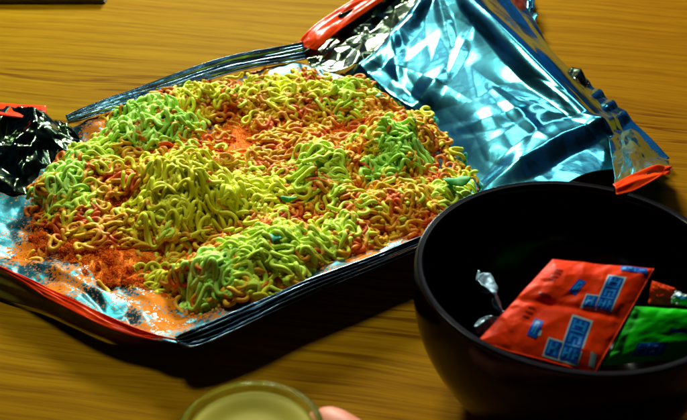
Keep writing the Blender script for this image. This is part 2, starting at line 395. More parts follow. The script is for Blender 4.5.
patch('printed_edge', [
    [(-60, 240, 10), (0, 266, 10), (50, 288, 10), (110, 318, 10), (150, 333, 10), (190, 343, 10)],
    [(-60, 243, 9.6), (0, 269, 9.6), (50, 298, 9.4), (105, 326, 9.4), (150, 338.5, 9.5), (190, 345, 9.6)]],
    M_RED, packet, 160, 16, ((14, 2, 1.1), (34, 3, 0.4)), seed=9)
patch('printed_edge', [
    [(296, 46, 14), (312, 27, 19), (340, 8, 21), (366, -8, 23), (395, -26, 24)],
    [(316, 50, 13), (326, 40, 17), (352, 21, 18), (382, 1, 20), (412, -18, 22)]],
    M_RED, packet, 80, 24, ((7, 2, 1.2), (18, 4, 0.4)), seed=10)
patch('printed_edge', [
    [(-60, 99, 17), (0, 103, 17), (46, 107, 16)],
    [(-60, 112, 16.5), (0, 116, 16.5), (48, 119, 15)]],
    M_RED, packet, 60, 16, ((5, 2, 0.8),), seed=13)
patch('printed_edge', [
    [(613, 184, 52), (635, 173, 50), (655, 166, 46), (670, 166, 42)],
    [(618, 193, 52), (638, 188, 50), (660, 178, 46), (672, 172, 42)]],
    M_RED, packet, 60, 20, ((6, 2, 1.2),), seed=14)
patch('foil_corner', [
    [(606, 128, 12), (622, 130, 10), (640, 140, 8), (668, 160, 8)],
    [(612, 160, 24), (630, 155, 24), (648, 160, 22), (672, 168, 20)],
    [(616, 190, 50), (636, 182, 49), (656, 174, 45), (671, 170, 41)]],
    M_FOIL, packet, 70, 60, ((6, 4, 2.0), (13, 9, 0.6)), seed=15, back=M_FOIL)
patch('outer_wall', [
    [(-60, 242, 9), (0, 268, 9), (50, 297, 9), (105, 325, 9), (150, 338, 9), (190, 344, 9)],
    [(-60, 275, 1), (0, 298, 1), (50, 312, 1.5), (105, 332, 3), (150, 340, 4), (190, 344, 5)]],
    M_OLIVE, packet, 100, 20, ((9, 2, 0.6),), seed=16)
patch('outer_wall', [
    [(182, 346, 10.5), (200, 344, 11.5), (240, 326, 13), (300, 297, 13.4), (370, 267, 13.4), (444, 240, 13.4)],
    [(190, 340, 3), (210, 334, 2), (246, 316, 1.5), (302, 290, 1.5), (370, 264, 1.5), (440, 240, 1.5)]],
    M_OLIVE, packet, 140, 24, ((12, 2, 1.2), (26, 4, 0.5)), seed=18)

# ------------------------------------------------------------------ the heap: height field
# (px, py of the dome's middle at about half height, radius x px, radius y px, height)
DOMES = [
    (150, 122, 62, 38, 16), (190, 185, 78, 50, 19), (78, 178, 42, 34, 13), (72, 215, 36, 24, 7),
    (262, 262, 92, 50, 16), (215, 283, 42, 26, 11), (318, 168, 40, 34, 15), (396, 146, 46, 34, 18),
    (285, 98, 75, 36, 12), (445, 200, 38, 30, 9), (395, 205, 50, 36, 11), (350, 100, 46, 26, 11),
    (345, 232, 50, 34, 12), (120, 235, 60, 34, 5), (135, 272, 52, 26, 3.4), (98, 268, 20, 12, 3.6), (70, 252, 24, 11, 4), (235, 140, 60, 50, 6), (90, 262, 60, 34, 3)]
DOMES = [(a, b, c, d, h*0.9) for a, b, c, d, h in DOMES]+[(150, 178, 118, 66, 9), (275, 190, 135, 88, 10), (385, 165, 90, 72, 9), (215, 100, 70, 26, 12), (330, 205, 60, 30, 10)]
DW = []
for (px, py, rx, ry, h) in DOMES:
    c = at(px, py, h*0.5+2); cx = at(px+rx, py, h*0.5+2); cy = at(px, py-ry, h*0.5+2)
    DW.append((c.x, c.y, abs(cx.x-c.x), abs(cy.y-c.y), h*KZ))
PITS = []
for (px, py, rx, ry, q) in [(233, 132, 20, 22, 0.5), (305, 212, 26, 14, 0.35), (372, 182, 18, 12, 0.4), (430, 160, 20, 12, 0.35), (232, 228, 22, 16, 0.4), (120, 205, 16, 12, 0.3), (350, 125, 22, 12, 0.3)]:
    c = at(px, py, 10); PITS.append((c.x, c.y, abs(at(px+rx, py, 10).x-c.x), abs(at(px, py-ry, 10).y-c.y), q))
PITPX = [(233, 132, 26, 30), (305, 212, 26, 14), (372, 182, 16, 10), (432, 156, 22, 12), (232, 228, 24, 16), (120, 205, 16, 12), (350, 125, 20, 10), (290, 130, 20, 12)]
def H(x, y):
    x = np.asarray(x, float); y = np.asarray(y, float)
    s = np.zeros(np.broadcast(x, y).shape)
    x, y = (x+0.0035*np.sin(y*190+1.0)+0.002*np.sin(y*430+x*120), y+0.0035*np.sin(x*170+2.0)+0.002*np.sin(x*390-y*150))
    for (cx, cy, rx, ry, h) in DW:
        d = ((x-cx)/rx)**2+((y-cy)/ry)**2
        s = s+(h*np.clip(1-d, 0, None)**0.82)**3
    pit = 1-sum(q*np.exp(-((x-a)/u)**2-((y-b_)/v)**2) for a, b_, u, v, q in PITS)
    return 0.003+pit*s**(1/3)*(1+0.10*np.sin(x*330+y*90)*np.sin(y*300-x*60+1))

def poly_in(px, py, P):
    ins = False; j = len(P)-1
    for i in range(len(P)):
        if (P[i][1] > py) != (P[j][1] > py) and px < (P[j][0]-P[i][0])*(py-P[i][1])/(P[j][1]-P[i][1])+P[i][0]: ins = not ins
        j = i
    return ins
HEAP = [(50, 150), (90, 125), (140, 96), (215, 78), (290, 66), (345, 74), (395, 92), (425, 112), (455, 150), (478, 186),
        (466, 208), (425, 232), (365, 260), (300, 286), (205, 314), (182, 300), (160, 272), (110, 250), (45, 225), (32, 190)]
POWD = HEAP[:17]+[(185, 322), (130, 318), (60, 285), (10, 262), (25, 235)]

# powder sheet that fills the gaps of the heap
def powder_sheet():
    step = 0.0011; xs = np.arange(-0.20, 0.09, step); ys = np.arange(-0.14, 0.12, step)
    X, Y = np.meshgrid(xs, ys); Z = H(X, Y)
    fn = facet_noise((X+0.2)/0.29, (Y+0.14)/0.26, 46, 42, 77)
    fn2 = NR.uniform(-1, 1, X.shape)
    L0 = [at(105, 272, 5), at(180, 272, 5), at(105, 236, 5)]
    low = np.clip(1.6-1.6*(((X-L0[0].x)/(L0[1].x-L0[0].x))**2+((Y-L0[0].y)/(L0[2].y-L0[0].y))**2), 0, 1)
    Z = Z-0.0034+0.0026*low+0.0018*fn+0.0004*fn2
    keep = {}; verts = []; faces = []
    ok = np.zeros(X.shape, bool)
    for j in range(X.shape[0]):
        for i in range(X.shape[1]):
            px, py = to_px(X[j, i], Y[j, i], Z[j, i])
            ok[j, i] = poly_in(px, py, POWD) and (Z[j, i] > 0.0034+0.0016*fn[j, i] or poly_in(px, py, HEAP))
    Zs = np.maximum(Z, 0.0030)
    e2 = [at(262, 178, 8), at(440, 178, 8), at(262, 96, 8)]
    inn = ((X-e2[0].x)/(e2[1].x-e2[0].x))**2+((Y-e2[0].y)/(e2[2].y-e2[0].y))**2 < 1
    Zs = np.where(inn, np.maximum(Zs, 0.0066+0.0009*fn), Zs)
    for j in range(X.shape[0]-1):
        for i in range(X.shape[1]-1):
            if ok[j, i] and ok[j+1, i] and ok[j, i+1] and ok[j+1, i+1]:
                q = []
                for a, b_ in ((j, i), (j, i+1), (j+1, i+1), (j+1, i)):
                    if (a, b_) not in keep:
                        keep[(a, b_)] = len(verts); verts.append((X[a, b_], Y[a, b_], Zs[a, b_]))
                    q.append(keep[(a, b_)])
                faces.append(q)
    o = mesh_obj('seasoning_powder', verts, faces, M_POW)
    return tag(o, 'orange seasoning powder caked through the heap of broken noodles', 'seasoning', kind='stuff')
powder_sheet()

# ------------------------------------------------------------------ noodle strands
def tube(P, r, sides=6):
    P = np.asarray(P); n = len(P)
    T = np.gradient(P, axis=0); T /= np.linalg.norm(T, axis=1, keepdims=True)+1e-12
    up = np.array([0, 0, 1.0]); A = np.cross(T, up); A /= np.linalg.norm(A, axis=1, keepdims=True)+1e-9
    B = np.cross(A, T)
    rr = np.full(n, r); rr[0] *= 0.45; rr[-1] *= 0.45
    if n > 4: rr[1] *= 0.9; rr[-2] *= 0.9
    a = np.arange(sides)*2*pi/sides
    V = P[:, None, :]+rr[:, None, None]*(np.cos(a)[None, :, None]*A[:, None, :]*1.08+np.sin(a)[None, :, None]*B[:, None, :]*0.92)
    V = V.reshape(-1, 3); F = []
    for i in range(n-1):
        for k in range(sides):
            k2 = (k+1) % sides
            F.append((i*sides+k, i*sides+k2, (i+1)*sides+k2, (i+1)*sides+k))
    F.append(tuple(range(sides-1, -1, -1))); F.append(tuple((n-1)*sides+k for k in range(sides)))
    return V, F
def curl_path(r, length, lam=0.017, amp=2.1, step=0.0007, drift=0.0, th0=None):
    n = max(6, int(length/step)); th0 = r.uniform(0, 2*pi) if th0 is None else th0
    ph = r.uniform(0, 2*pi); lam *= r.uniform(0.85, 1.2); amp *= r.uniform(0.8, 1.15)
    s = np.arange(n)*step
    th = th0+amp*np.sin(2*pi*s/lam+ph)+drift*s
    return np.stack([np.cumsum(np.cos(th))*step, np.cumsum(np.sin(th))*step], 1), s
class Bag:
    def __init__(s): s.v = []; s.f = []; s.n = 0
    def add(s, V, F):
        s.v.append(V); s.f += [tuple(i+s.n for i in f) for f in F]; s.n += len(V)
    def build(s, name, mat, parent=None, origin=None):
        return mesh_obj(name, np.vstack(s.v), s.f, mat, parent, True, origin)
NR_R = 0.00098
def clump(px, py, rx, ry, zmid, mat, label, n=34, seed=1, lam=0.027, amp=1.95, hump=6, dirn=None, layers=3):
    """a knot of instant noodle: layers of meandering strands that follow a dome"""
    r = random.Random(seed); c = at(px, py, zmid)
    RX = abs(at(px+rx, py, zmid).x-c.x)*1.12; RY = abs(at(px, py-ry, zmid).y-c.y)*1.02
    bag = Bag(); hp = hump*KZ
    dirn = r.uniform(0, pi) if dirn is None else radians(dirn)
    for k in range(int(n*1.2)):
        lay = k % layers; rk = r.uniform(0.5, 1.15)
        a = r.uniform(0, 2*pi); q = math.sqrt(r.random())*0.85*(1-0.06*lay)
        p2, s = curl_path(r, r.uniform(0.035, 0.080), lam, amp, th0=dirn+r.uniform(-0.6, 0.6)+r.choice((0, pi)), drift=r.uniform(-14, 14))
        p2 = p2-p2.mean(0)+np.array([cos(a)*q*RX, sin(a)*q*RY])
        d = np.sqrt((p2[:, 0]/RX)**2+(p2[:, 1]/RY)**2)
        # squeeze points that leave the outline back inside
        lim = 0.9+0.22*np.sin(3*np.arctan2(p2[:, 1], p2[:, 0])+seed)+0.1*np.sin(7*np.arctan2(p2[:, 1], p2[:, 0])+seed*2)
        d = d/lim
        f = np.where(d > 1, (1+0.25*np.tanh((d-1)*2))/np.maximum(d, 1e-6), 1.0)
        p2 = p2*f[:, None]; d = np.minimum(d*f, 1.3)
        x = p2[:, 0]+c.x; y = p2[:, 1]+c.y
        dome = hp*np.clip(1-d*d, -0.6, 1)*rk
        wob = r.choice((0.0006, 0.0009, 0.0015))*np.sin(s*2*pi/r.uniform(0.009, 0.014)+r.uniform(0, 6))+0.0009*np.sin(s*2*pi/0.023+r.uniform(0, 6))
        z = H(x, y)*0.9+0.1*float(H(c.x, c.y))+dome*0.7-0.0018*lay+wob
        z = np.maximum(z, 0.0032)
        qx, qy = to_px(x, y, z)
        if np.any(qy > 340-(qx-182)*0.389-5) or np.any((qy < 119-(qx-66)*0.33+9-0.0007*(qx-66)*(300-qx)) & (qx < 305)): continue
        V, F = tube(np.stack([x, y, z], 1), NR_R*r.uniform(0.82, 1.18))
        bag.add(V, F)
    o = bag.build('noodle_clump', mat, None, (c.x, c.y, float(H(c.x, c.y))*0.5))
    return tag(o, label, 'noodle clump', 'clumps of dry instant noodle in the packet')

clump(186, 180, 62, 36, 20, M_YEL, 'largest yellow noodle clump with long smooth loops, left of centre in the heap', 60, 21, hump=7, dirn=20, lam=0.031, amp=1.9)
clump(150, 118, 46, 26, 15, M_GREEN_LIT_STRONG, 'green tinted noodle clump under the back sealed strip, upper left of the heap', 46, 22, hump=5)
clump(66, 180, 26, 24, 11, M_GREEN_LIT_STRONG, 'small green lit noodle clump at the far left beside the crumpled dark foil', 20, 23, hump=4)
clump(70, 214, 30, 12, 6, M_GREEN_LIT, 'flat wisp of green lit noodles at the left end above the orange powder', 10, 24, hump=2, layers=2)
clump(268, 250, 62, 34, 16, M_GREEN_LIT, 'broad green lit noodle clump along the front edge, bottom middle of the heap', 64, 25, hump=6)
clump(212, 280, 34, 22, 11, M_GREEN_LIT_STRONG, 'pale green lit noodle clump at the front left corner near the sealed tip', 30, 26, hump=4)
clump(318, 165, 32, 25, 16, M_GREEN_LIT, 'pale green lit noodle clump in the middle of the heap left of the fan shaped clump', 26, 27, hump=5)
clump(396, 142, 34, 24, 19, M_GREEN_LIT_STRONG, 'bright green lit fan shaped noodle clump near the silver foil on the right', 38, 28, hump=5, amp=1.7, dirn=60)
clump(345, 94, 24, 17, 13, M_GREEN_LIT, 'upright green lit noodle clump at the back edge by the red corner', 16, 29, hump=4, amp=1.4, dirn=80)
clump(452, 196, 26, 18, 9, M_GREEN_LIT, 'small noodle clump at the right tip of the heap beside the bowl', 16, 30, hump=3)
clump(340, 235, 24, 24, 14, M_GREEN_LIT, 'smooth looped noodle clump above the front strip, right of the broad front clump', 22, 31, hump=4)
clump(200, 92, 30, 12, 15, M_YEL, 'thin yellow noodle clump directly below the back sealed strip', 14, 32, hump=3)
clump(280, 92, 46, 18, 12, M_YEL, 'golden loose noodle clump along the back edge of the heap', 30, 33, hump=3)

clump(120, 232, 46, 16, 6, M_ORN, 'flat powdered noodle clump below the largest clump on the left', 18, 34, hump=1.5)
clump(100, 150, 26, 22, 11, M_GREEN_LIT, 'green lit noodle clump bridging the upper left clump and the far left one', 18, 35, hump=3)
clump(408, 205, 40, 18, 11, M_ORN, 'orange dusted noodle clump between the fan shaped clump and the front strip', 26, 36, hump=2.5)
clump(165, 262, 22, 20, 8, M_YEL, 'yellow noodle clump between the orange powder and the front left corner', 12, 37, hump=2)
clump(262, 190, 34, 22, 14, M_YEL, 'yellow noodle clump right of the largest clump in the middle of the heap', 20, 38, hump=3)

# separate short pieces
def scatter():
    protos = []
    r = random.Random(5)
    for m in (M_YEL, M_ORN, M_GREEN_LIT, M_ORN, M_YEL):
        for k in range(7):
            p2, s = curl_path(r, r.uniform(0.010, 0.030), 0.022, 1.8, 0.0007)
            p2 = p2-p2.mean(0); z = 0.0008*np.sin(s*2*pi/0.012+r.uniform(0, 6))
            V, F = tube(np.column_stack([p2, z]), NR_R*r.uniform(0.9, 1.08))
            o = mesh_obj('noodle_piece', V, F, m, link_it=False); protos.append(o)
    cand = []; tries = 0
    while len(cand) < 2300 and tries < 40000:
        tries += 1
        px = r.uniform(25, 480); py = r.uniform(65, 322)
        # the photo shows the loose pieces mostly in the middle, back and right of the heap
        if (px-105)**2/70**2+(py-268)**2/34**2 < 1 and r.random() < 0.85: continue
        if any(((px-a)/u)**2+((py-b_)/v)**2 < 1 for a, b_, u, v in PITPX) and r.random() < 0.75: continue
        wgt = 1.0 if (215 < px < 475 and 70 < py < 262) else (0.55 if poly_in(px, py, HEAP) else 0.06)
        if r.random() > wgt: continue
        p = at(px, py, 8)
        for _ in range(4):
            p = at(px, py, float(H(p.x, p.y))/KZ)
        if not poly_in(px, py, HEAP if wgt > 0.2 else POWD): continue
        if py > 340-(px-182)*0.389-(16 if px > 290 else 9): continue
        cand.append((px, py, p.x, p.y, float(H(p.x, p.y))))
    def place(o, c, lift):
        _, _, x, y, z = c; g = 0.003
        dx = (float(H(x+g, y))-float(H(x-g, y)))/(2*g); dy = (float(H(x, y+g))-float(H(x, y-g)))/(2*g)
        dx = max(-0.8, min(0.8, dx)); dy = max(-0.8, min(0.8, dy))
        n = Vector((-dx+r.uniform(-.25, .25), -dy+r.uniform(-.25, .25), 1)).normalized()
        q = n.to_track_quat('Z', 'Y'); e_ = q.to_matrix().to_4x4()
        from mathutils import Matrix
        o.matrix_world = Matrix.Translation((x, y, z+lift)) @ e_ @ Matrix.Rotation(r.uniform(0, 2*pi), 4, 'Z')
    for c in cand[:300]:
        pr = r.choice(protos); o = pr.copy(); link(o); place(o, c, r.uniform(0.0002, 0.0016))
        col = {'yellow_noodle': 'yellow', 'powdered_noodle': 'orange dusted', 'green_lit_noodle': 'green lit'}[o.data.materials[0].name]
        px, py = c[0], c[1]
        where = ('at the left end of the heap' if px < 130 else
                 'near the largest clump left of centre' if px < 235 and py > 130 else
                 'along the back edge of the heap' if py < 118 and px < 350 else
                 'along the front edge of the heap' if py > 300-(px-200)*0.33 else
                 'at the right side of the heap' if px > 350 else 'in the open middle of the heap')
        size = 'short' if len(o.data.vertices) < 6*27 else 'long'
        tag(o, size+' '+col+' noodle bit '+where, 'noodle piece', 'short loose pieces of broken noodle')
    bag = Bag(); 
    for c in cand[300:]:
        pr = r.choice(protos[7:14]+protos[21:28]); place(pr, c, r.uniform(-0.0024, -0.0002))
        V = np.array([tuple(pr.matrix_world @ v.co) for v in pr.data.vertices])
        bag.add(V, [tuple(p.vertices) for p in pr.data.polygons])
    o = bag.build('broken_noodles', M_ORN)
    tag(o, 'bed of powder coated noodle crumbs filling the packet under the clumps', 'noodles', kind='stuff')
    for p in protos: bpy.data.objects.remove(p)
scatter()

# powder grains
def grains():
    r = random.Random(9); bag = Bag()
    PC = [(a, b_, u*0.8, v*0.8) for a, b_, u, v in PITPX]*2+[(65, 258, 38, 16), (110, 262, 60, 26), (150, 290, 30, 20), (160, 300, 18, 12), (175, 312, 10, 6), (110, 270, 50, 20), (70, 262, 30, 12), (140, 285, 30, 14), (95, 250, 40, 14), (40, 252, 22, 10), (235, 225, 30, 24), (290, 195, 34, 14), (420, 150, 34, 16),
          (355, 130, 40, 20), (300, 120, 60, 34), (395, 225, 50, 18), (240, 120, 36, 30), (210, 105, 28, 10), (270, 150, 60, 50), (340, 190, 80, 40),
          (160, 245, 50, 16)]
    base = [(1, 0, 0), (-1, 0, 0), (0, 1, 0), (0, -1, 0), (0, 0, 1), (0, 0, -1)]
    fc = [(0, 2, 4), (2, 1, 4), (1, 3, 4), (3, 0, 4), (2, 0, 5), (1, 2, 5), (3, 1, 5), (0, 3, 5)]
    base = np.array(base, float); n = 0
    for _ in range(90):
        ax = r.uniform(-5, 185); ay = 232+ax*0.30+r.uniform(-18, 48)
        PC.append((ax, ay, r.uniform(2, 7), r.uniform(1.5, 4)))
    while n < 36000:
        px0, py0, rx, ry = r.choice(PC) if r.random() < 0.6 else PC[-1-r.randrange(90)]
        px = px0+r.gauss(0, 0.55)*rx; py = py0+r.gauss(0, 0.55)*ry
        if not poly_in(px, py, POWD): continue
        p = at(px, py, 5)
        for _ in range(3): p = at(px, py, float(H(p.x, p.y))/KZ)
        s = r.uniform(0.00014, 0.00042)
        V = base*np.array([r.uniform(.6, 1.3), r.uniform(.6, 1.3), r.uniform(.5, 1)])*s
        a = r.uniform(0, 6.3); R = np.array([[cos(a), -sin(a), 0], [sin(a), cos(a), 0], [0, 0, 1]])
        low = float(H(p.x, p.y)) < 0.008
        V = V@R.T+np.array([p.x, p.y, float(H(p.x, p.y))+r.uniform(-0.0022, 0.0006 if not low else 0.0012)])
        bag.add(V, fc); n += 1
    o = mesh_obj('seasoning_grains', np.vstack(bag.v), bag.f, M_POW, smooth=False)
    tag(o, 'loose orange seasoning grains sprinkled over noodles and foil', 'seasoning', kind='stuff')
grains()

# dried herb flakes
def flake(px, py, z, s, mat, label, seed, cat='herb flake'):
    r = random.Random(seed); c = at(px, py, z); n = 14; V = [(c.x, c.y, c.z+0.0006)]; F = []
    for i in range(n):
        a = 2*pi*i/n; q = s*(0.75+0.35*r.random())*(1+0.2*cos(2*a))
        V.append((c.x+cos(a)*q, c.y+sin(a)*q*0.8, c.z+0.0009*sin(a*2+seed)+0.0016*r.uniform(-1, 1)*0.4))
    for i in range(n): F.append((0, 1+i, 1+(i+1) % n))
    o = mesh_obj('herb_flake', V, F, mat, origin=(c.x, c.y, c.z))
    o.modifiers.new('solid', 'SOLIDIFY').thickness = 0.0005
    b_ = o.modifiers.new('sub', 'SUBSURF'); b_.levels = b_.render_levels = 1
    tag(o, label, cat)
flake(457, 180, 17, 0.0068, M_LEAF, 'largest green leaf flake at the right tip of the heap', 1)
flake(289, 198, 16.5, 0.0036, M_LEAF, 'dark green leaf flake in the centre of the heap on orange powder', 2)
flake(274, 237, 22, 0.0034, M_TEAL, 'small teal flake on the broad front noodle clump', 3)
flake(380, 95, 13, 0.0030, M_LEAF, 'small green leaf flake at the back right of the heap', 4)

# ------------------------------------------------------------------ bowl
BX, BY, BR, BH = 0.0806, -0.1232, 0.0557, 0.0595
def lathe(name, prof, mat, center, parent=None, seg=128):
    V = []; F = []; n = len(prof)
    for k in range(seg):
        a = 2*pi*k/seg
        for (q, z) in prof: V.append((q*cos(a), q*sin(a), z))
    for k in range(seg):
        k2 = (k+1) % seg
        for i in range(n-1): F.append((k*n+i, k2*n+i, k2*n+i+1, k*n+i+1))
    o = mesh_obj(name, V, F, mat)
    if parent: o.parent = parent
    else: o.location = center
    bm = bmesh.new(); bm.from_mesh(o.data); bmesh.ops.remove_doubles(bm, verts=bm.verts, dist=1e-6)
    bmesh.ops.recalc_face_normals(bm, faces=bm.faces); bm.to_mesh(o.data); bm.free()
    o.data.polygons.foreach_set('use_smooth', [True]*len(o.data.polygons))
    return o
def smooth_prof(pts, n=60):
    P = np.array([(a, 0, b) for a, b in pts]); Q = cr(P, np.linspace(0, 1, n)); return [(max(0, q[0]), q[2]) for q in Q]
outer = smooth_prof([(0.0005, 0.003), (0.020, 0.003), (0.026, 0.0015), (0.030, 0.0), (0.034, 0.002), (0.0435, 0.013), (0.0525, 0.030), (BR+0.0003, 0.047), (BR, BH-0.0012), (BR-0.0014, BH), (BR-0.0034, BH-0.0012),
                     (BR-0.0040, 0.050), (0.0500, 0.034), (0.0410, 0.018), (0.030, 0.0085), (0.014, 0.006), (0.0005, 0.006)], 140)
bowl = lathe('bowl', outer, M_BOWL, (BX, BY, 0))
tag(bowl, 'black glossy round bowl holding used seasoning sachets', 'bowl')

# ------------------------------------------------------------------ sachets
def sachet(name, corners, mat, puff, label, group=None, nu=60, nv=60, seed=1, mid=None, wr=1.0):
    """corners: back left, back right, front right, front left as (px, py, z)"""
    C = [at(*c) for c in corners]
    O = (C[0]+C[1]+C[2]+C[3])/4
    nrm = (C[1]-C[0]).cross(C[3]-C[0]).normalized()
    if nrm.z < 0: nrm = -nrm
    U, V = np.meshgrid(np.linspace(0, 1, nu), np.linspace(0, 1, nv))
    c = [np.array(q) for q in C]
    G = (1-V)[..., None]*((1-U)[..., None]*c[0]+U[..., None]*c[1])+V[..., None]*((1-U)[..., None]*c[3]+U[..., None]*c[2])
    e_ = np.minimum(np.minimum(U, 1-U), np.minimum(V, 1-V))
    prof = (np.clip(e_/0.25, 0, 1)*(2-np.clip(e_/0.25, 0, 1)))
    if mid: prof = prof*(1-0.5*np.exp(-((V-mid)/0.035)**2))
    wk = wr*KZ*(0.55*facet_noise(U, V, 6, 6, seed*7)+0.25*facet_noise(U, V, 14, 13, seed*7+1))
    n_ = np.array(nrm)
    def surf(sgn):
        return G+n_*(sgn*(puff*KZ*prof+0.00015)[..., None])+n_*wk[..., None]
    top = surf(1).reshape(-1, 3); bot = surf(-1 if True else 0).reshape(-1, 3)
    idx = np.arange(nu*nv).reshape(nv, nu); q = np.stack([idx[:-1, :-1], idx[:-1, 1:], idx[1:, 1:], idx[1:, :-1]], -1).reshape(-1, 4)
    F = [tuple(f) for f in q]+[tuple(x+nu*nv for x in f[::-1]) for f in q]
    b = list(idx[0, :])+list(idx[1:, -1])+list(idx[-1, -2::-1])+list(idx[-2:0:-1, 0])
    for i in range(len(b)):
        a1, a2 = b[i], b[(i+1) % len(b)]; F.append((a1, a2, a2+nu*nv, a1+nu*nv))
    o = mesh_obj(name, np.vstack([top, bot]), F, mat, origin=tuple(O))
    tag(o, label, 'sachet', group)
    T = top.reshape(nv, nu, 3)
    def S(u, v, off):
        a = min(max(u, 0), 1)*(nu-1); b_ = min(max(v, 0), 1)*(nv-1); i = min(int(a), nu-2); j = min(int(b_), nv-2); fa = a-i; fb = b_-j
        p = (T[j, i]*(1-fa)+T[j, i+1]*fa)*(1-fb)+(T[j+1, i]*(1-fa)+T[j+1, i+1]*fa)*fb
        return p+n_*off
    return o, S
def decal(name, o, S, boxes, mat, off):
    """boxes: quads (4 (u,v) points) printed onto the sachet surface"""
    V = []; F = []
    for quad in boxes:
        n = 8; b0 = len(V)
        for j in range(n+1):
            for i in range(n+1):
                s, t = i/n, j/n
                u = (1-t)*((1-s)*quad[0][0]+s*quad[1][0])+t*((1-s)*quad[3][0]+s*quad[2][0])
                v = (1-t)*((1-s)*quad[0][1]+s*quad[1][1])+t*((1-s)*quad[3][1]+s*quad[2][1])
                V.append(tuple(S(u, v, off)))
        for j in range(n):
            for i in range(n):
                a = b0+j*(n+1)+i; F.append((a, a+1, a+n+2, a+n+1))
    d = mesh_obj(name, V, F, mat, o); return d
# pixel -> (u, v) in a sachet given by its corners (inverse bilinear by Newton steps, in the photo's plane)
def uv_of(corners, px, py):
    P = np.array([(c[0], c[1]) for c in corners], float); u = v = 0.5
    for _ in range(30):
        p = (1-v)*((1-u)*P[0]+u*P[1])+v*((1-u)*P[3]+u*P[2])
        du = (1-v)*(P[1]-P[0])+v*(P[2]-P[3]); dv = (1-u)*(P[3]-P[0])+u*(P[2]-P[1])
        J = np.column_stack([du, dv]); s = np.linalg.solve(J, np.array([px, py])-p); u += s[0]; v += s[1]
    return u, v
RC = [(552, 259, 46), (654, 269, 46), (594, 374, 30), (476, 342, 34)]
red, RS = sachet('sachet', RC, M_SRED, 2.0, 'red seasoning sachet pair with blue printed lettering lying tilted in the black bowl', None, 70, 90, 3, mid=0.50)
def q4(*pts): return [uv_of(RC, *p) for p in pts]
def glyphs(x0, y0, ax, ay, bx, by, cells):
    """blocks of strokes in the frame origin (x0,y0), axes a (across) and b (down), stroke cells (s0,s1,t0,t1)"""
    out = []
    for s0, s1, t0, t1 in cells:
        out.append(q4(*[(x0+ax*s+bx*t, y0+ay*s+by*t) for s, t in ((s0, t0), (s1, t0), (s1, t1), (s0, t1))]))
    return out
pale = []; blue = []; light = []
def word(x0, y0, ax, ay, bx, by, tail):
    # tall block of stacked square letters
    def g(cells, e=0): return glyphs(x0, y0, ax, ay, bx, by, cells)
    pale.extend(g([(-0.10, 1.12, -0.06, 1.05)])); blue.extend(g([(0, 1.0, 0, 1.0)]))
    if tail:
        pale.extend(g([(-0.95, -0.08, 0.62, 1.05)])); blue.extend(g([(-0.86, -0.10, 0.66, 1.0)]))
        light.extend(g([(-0.76, -0.62, 0.70, 0.96), (-0.42, -0.28, 0.70, 0.96), (-0.62, -0.42, 0.80, 0.86)]))
    light.extend(g([(0.10, 0.26, 0.05, 0.27), (0.72, 0.88, 0.05, 0.27), (0.26, 0.72, 0.13, 0.18), (0.42, 0.56, 0.05, 0.13), (0.08, 0.90, 0.29, 0.33),
                    (0.15, 0.85, 0.39, 0.44), (0.15, 0.30, 0.44, 0.60), (0.70, 0.85, 0.44, 0.60), (0.44, 0.56, 0.50, 0.66), (0.10, 0.90, 0.64, 0.68),
                    (0.08, 0.24, 0.74, 0.95), (0.38, 0.52, 0.72, 0.95), (0.66, 0.80, 0.74, 0.95), (0.24, 0.38, 0.82, 0.87), (0.80, 0.94, 0.82, 0.87)]))
word(608, 280, 15, 2, -14, 32, True)
word(572, 322, 17, 5, -13, 38, True)
# small oblong badges and top strip
for (x0, y0, ax, ay, bx, by) in ((578, 283, 7, 3, -11, 13), (534, 322, 9, 4, -8, 16)):
    blue.extend(glyphs(x0, y0, ax, ay, bx, by, [(0, 1, 0, 1)])); light.extend(glyphs(x0, y0, ax, ay, bx, by, [(0.25, 0.75, 0.12, 0.28), (0.25, 0.45, 0.28, 0.8), (0.55, 0.75, 0.45, 0.85)]))
blue.extend(glyphs(621, 267, 26, 3, -1, 6, [(0, 1, 0, 1)])); light.extend(glyphs(621, 267, 26, 3, -1, 6, [(.05, .2, .2, .8), (.28, .42, .1, .6), (.5, .58, .2, .9), (.7, .9, .3, .6)]))
pale.extend(glyphs(590, 355, 6, 2, -2, 12, [(0, 1, 0, 1)])); pale.extend(glyphs(536, 334, 5, 1, -1, 5, [(0, 1, 0, 1)]))
decal('pale_outline', red, RS, pale, M_PALE, 0.00012); decal('blue_lettering', red, RS, blue, M_BLUE, 0.00024); decal('light_lettering', red, RS, light, M_LBLUE, 0.00036)
dr = glyphs(555, 272, 9, 3, -8, 12, [(0, .8, 0, .12), (0, .8, .3, .42), (0, .8, .6, .72), (0, .8, .88, 1)])+glyphs(538, 296, 12, 4, -2, 4, [(0, 1, 0, .6)])+glyphs(528, 310, 9, 3, -10, 14, [(0, .8, 0, .12), (0, .8, .3, .42), (0, .8, .6, .72)])
decal('small_print', red, RS, dr, M_DRED, 0.00012)
GC = [(634, 306, 38), (720, 312, 38), (705, 356, 26), (603, 366, 28)]
grn, GS = sachet('sachet', GC, M_SGRN, 2.2, 'green seasoning sachet with blue print at the right of the bowl', None, 60, 50, 5, wr=0.6)
def gq(x0, y0, ax, ay, bx, by, cells):
    return [[uv_of(GC, x0+ax*s+bx*t, y0+ay*s+by*t) for s, t in ((s0, t0), (s1, t0), (s1, t1), (s0, t1))] for s0, s1, t0, t1 in cells]
decal('blue_lettering', grn, GS, gq(636, 346, 30, -1, -6, 12, [(0, 1, 0, 1)])+gq(668, 331, 22, 1, 0, 4, [(0, 1, 0, 1)]), M_BLUE, 0.0002)
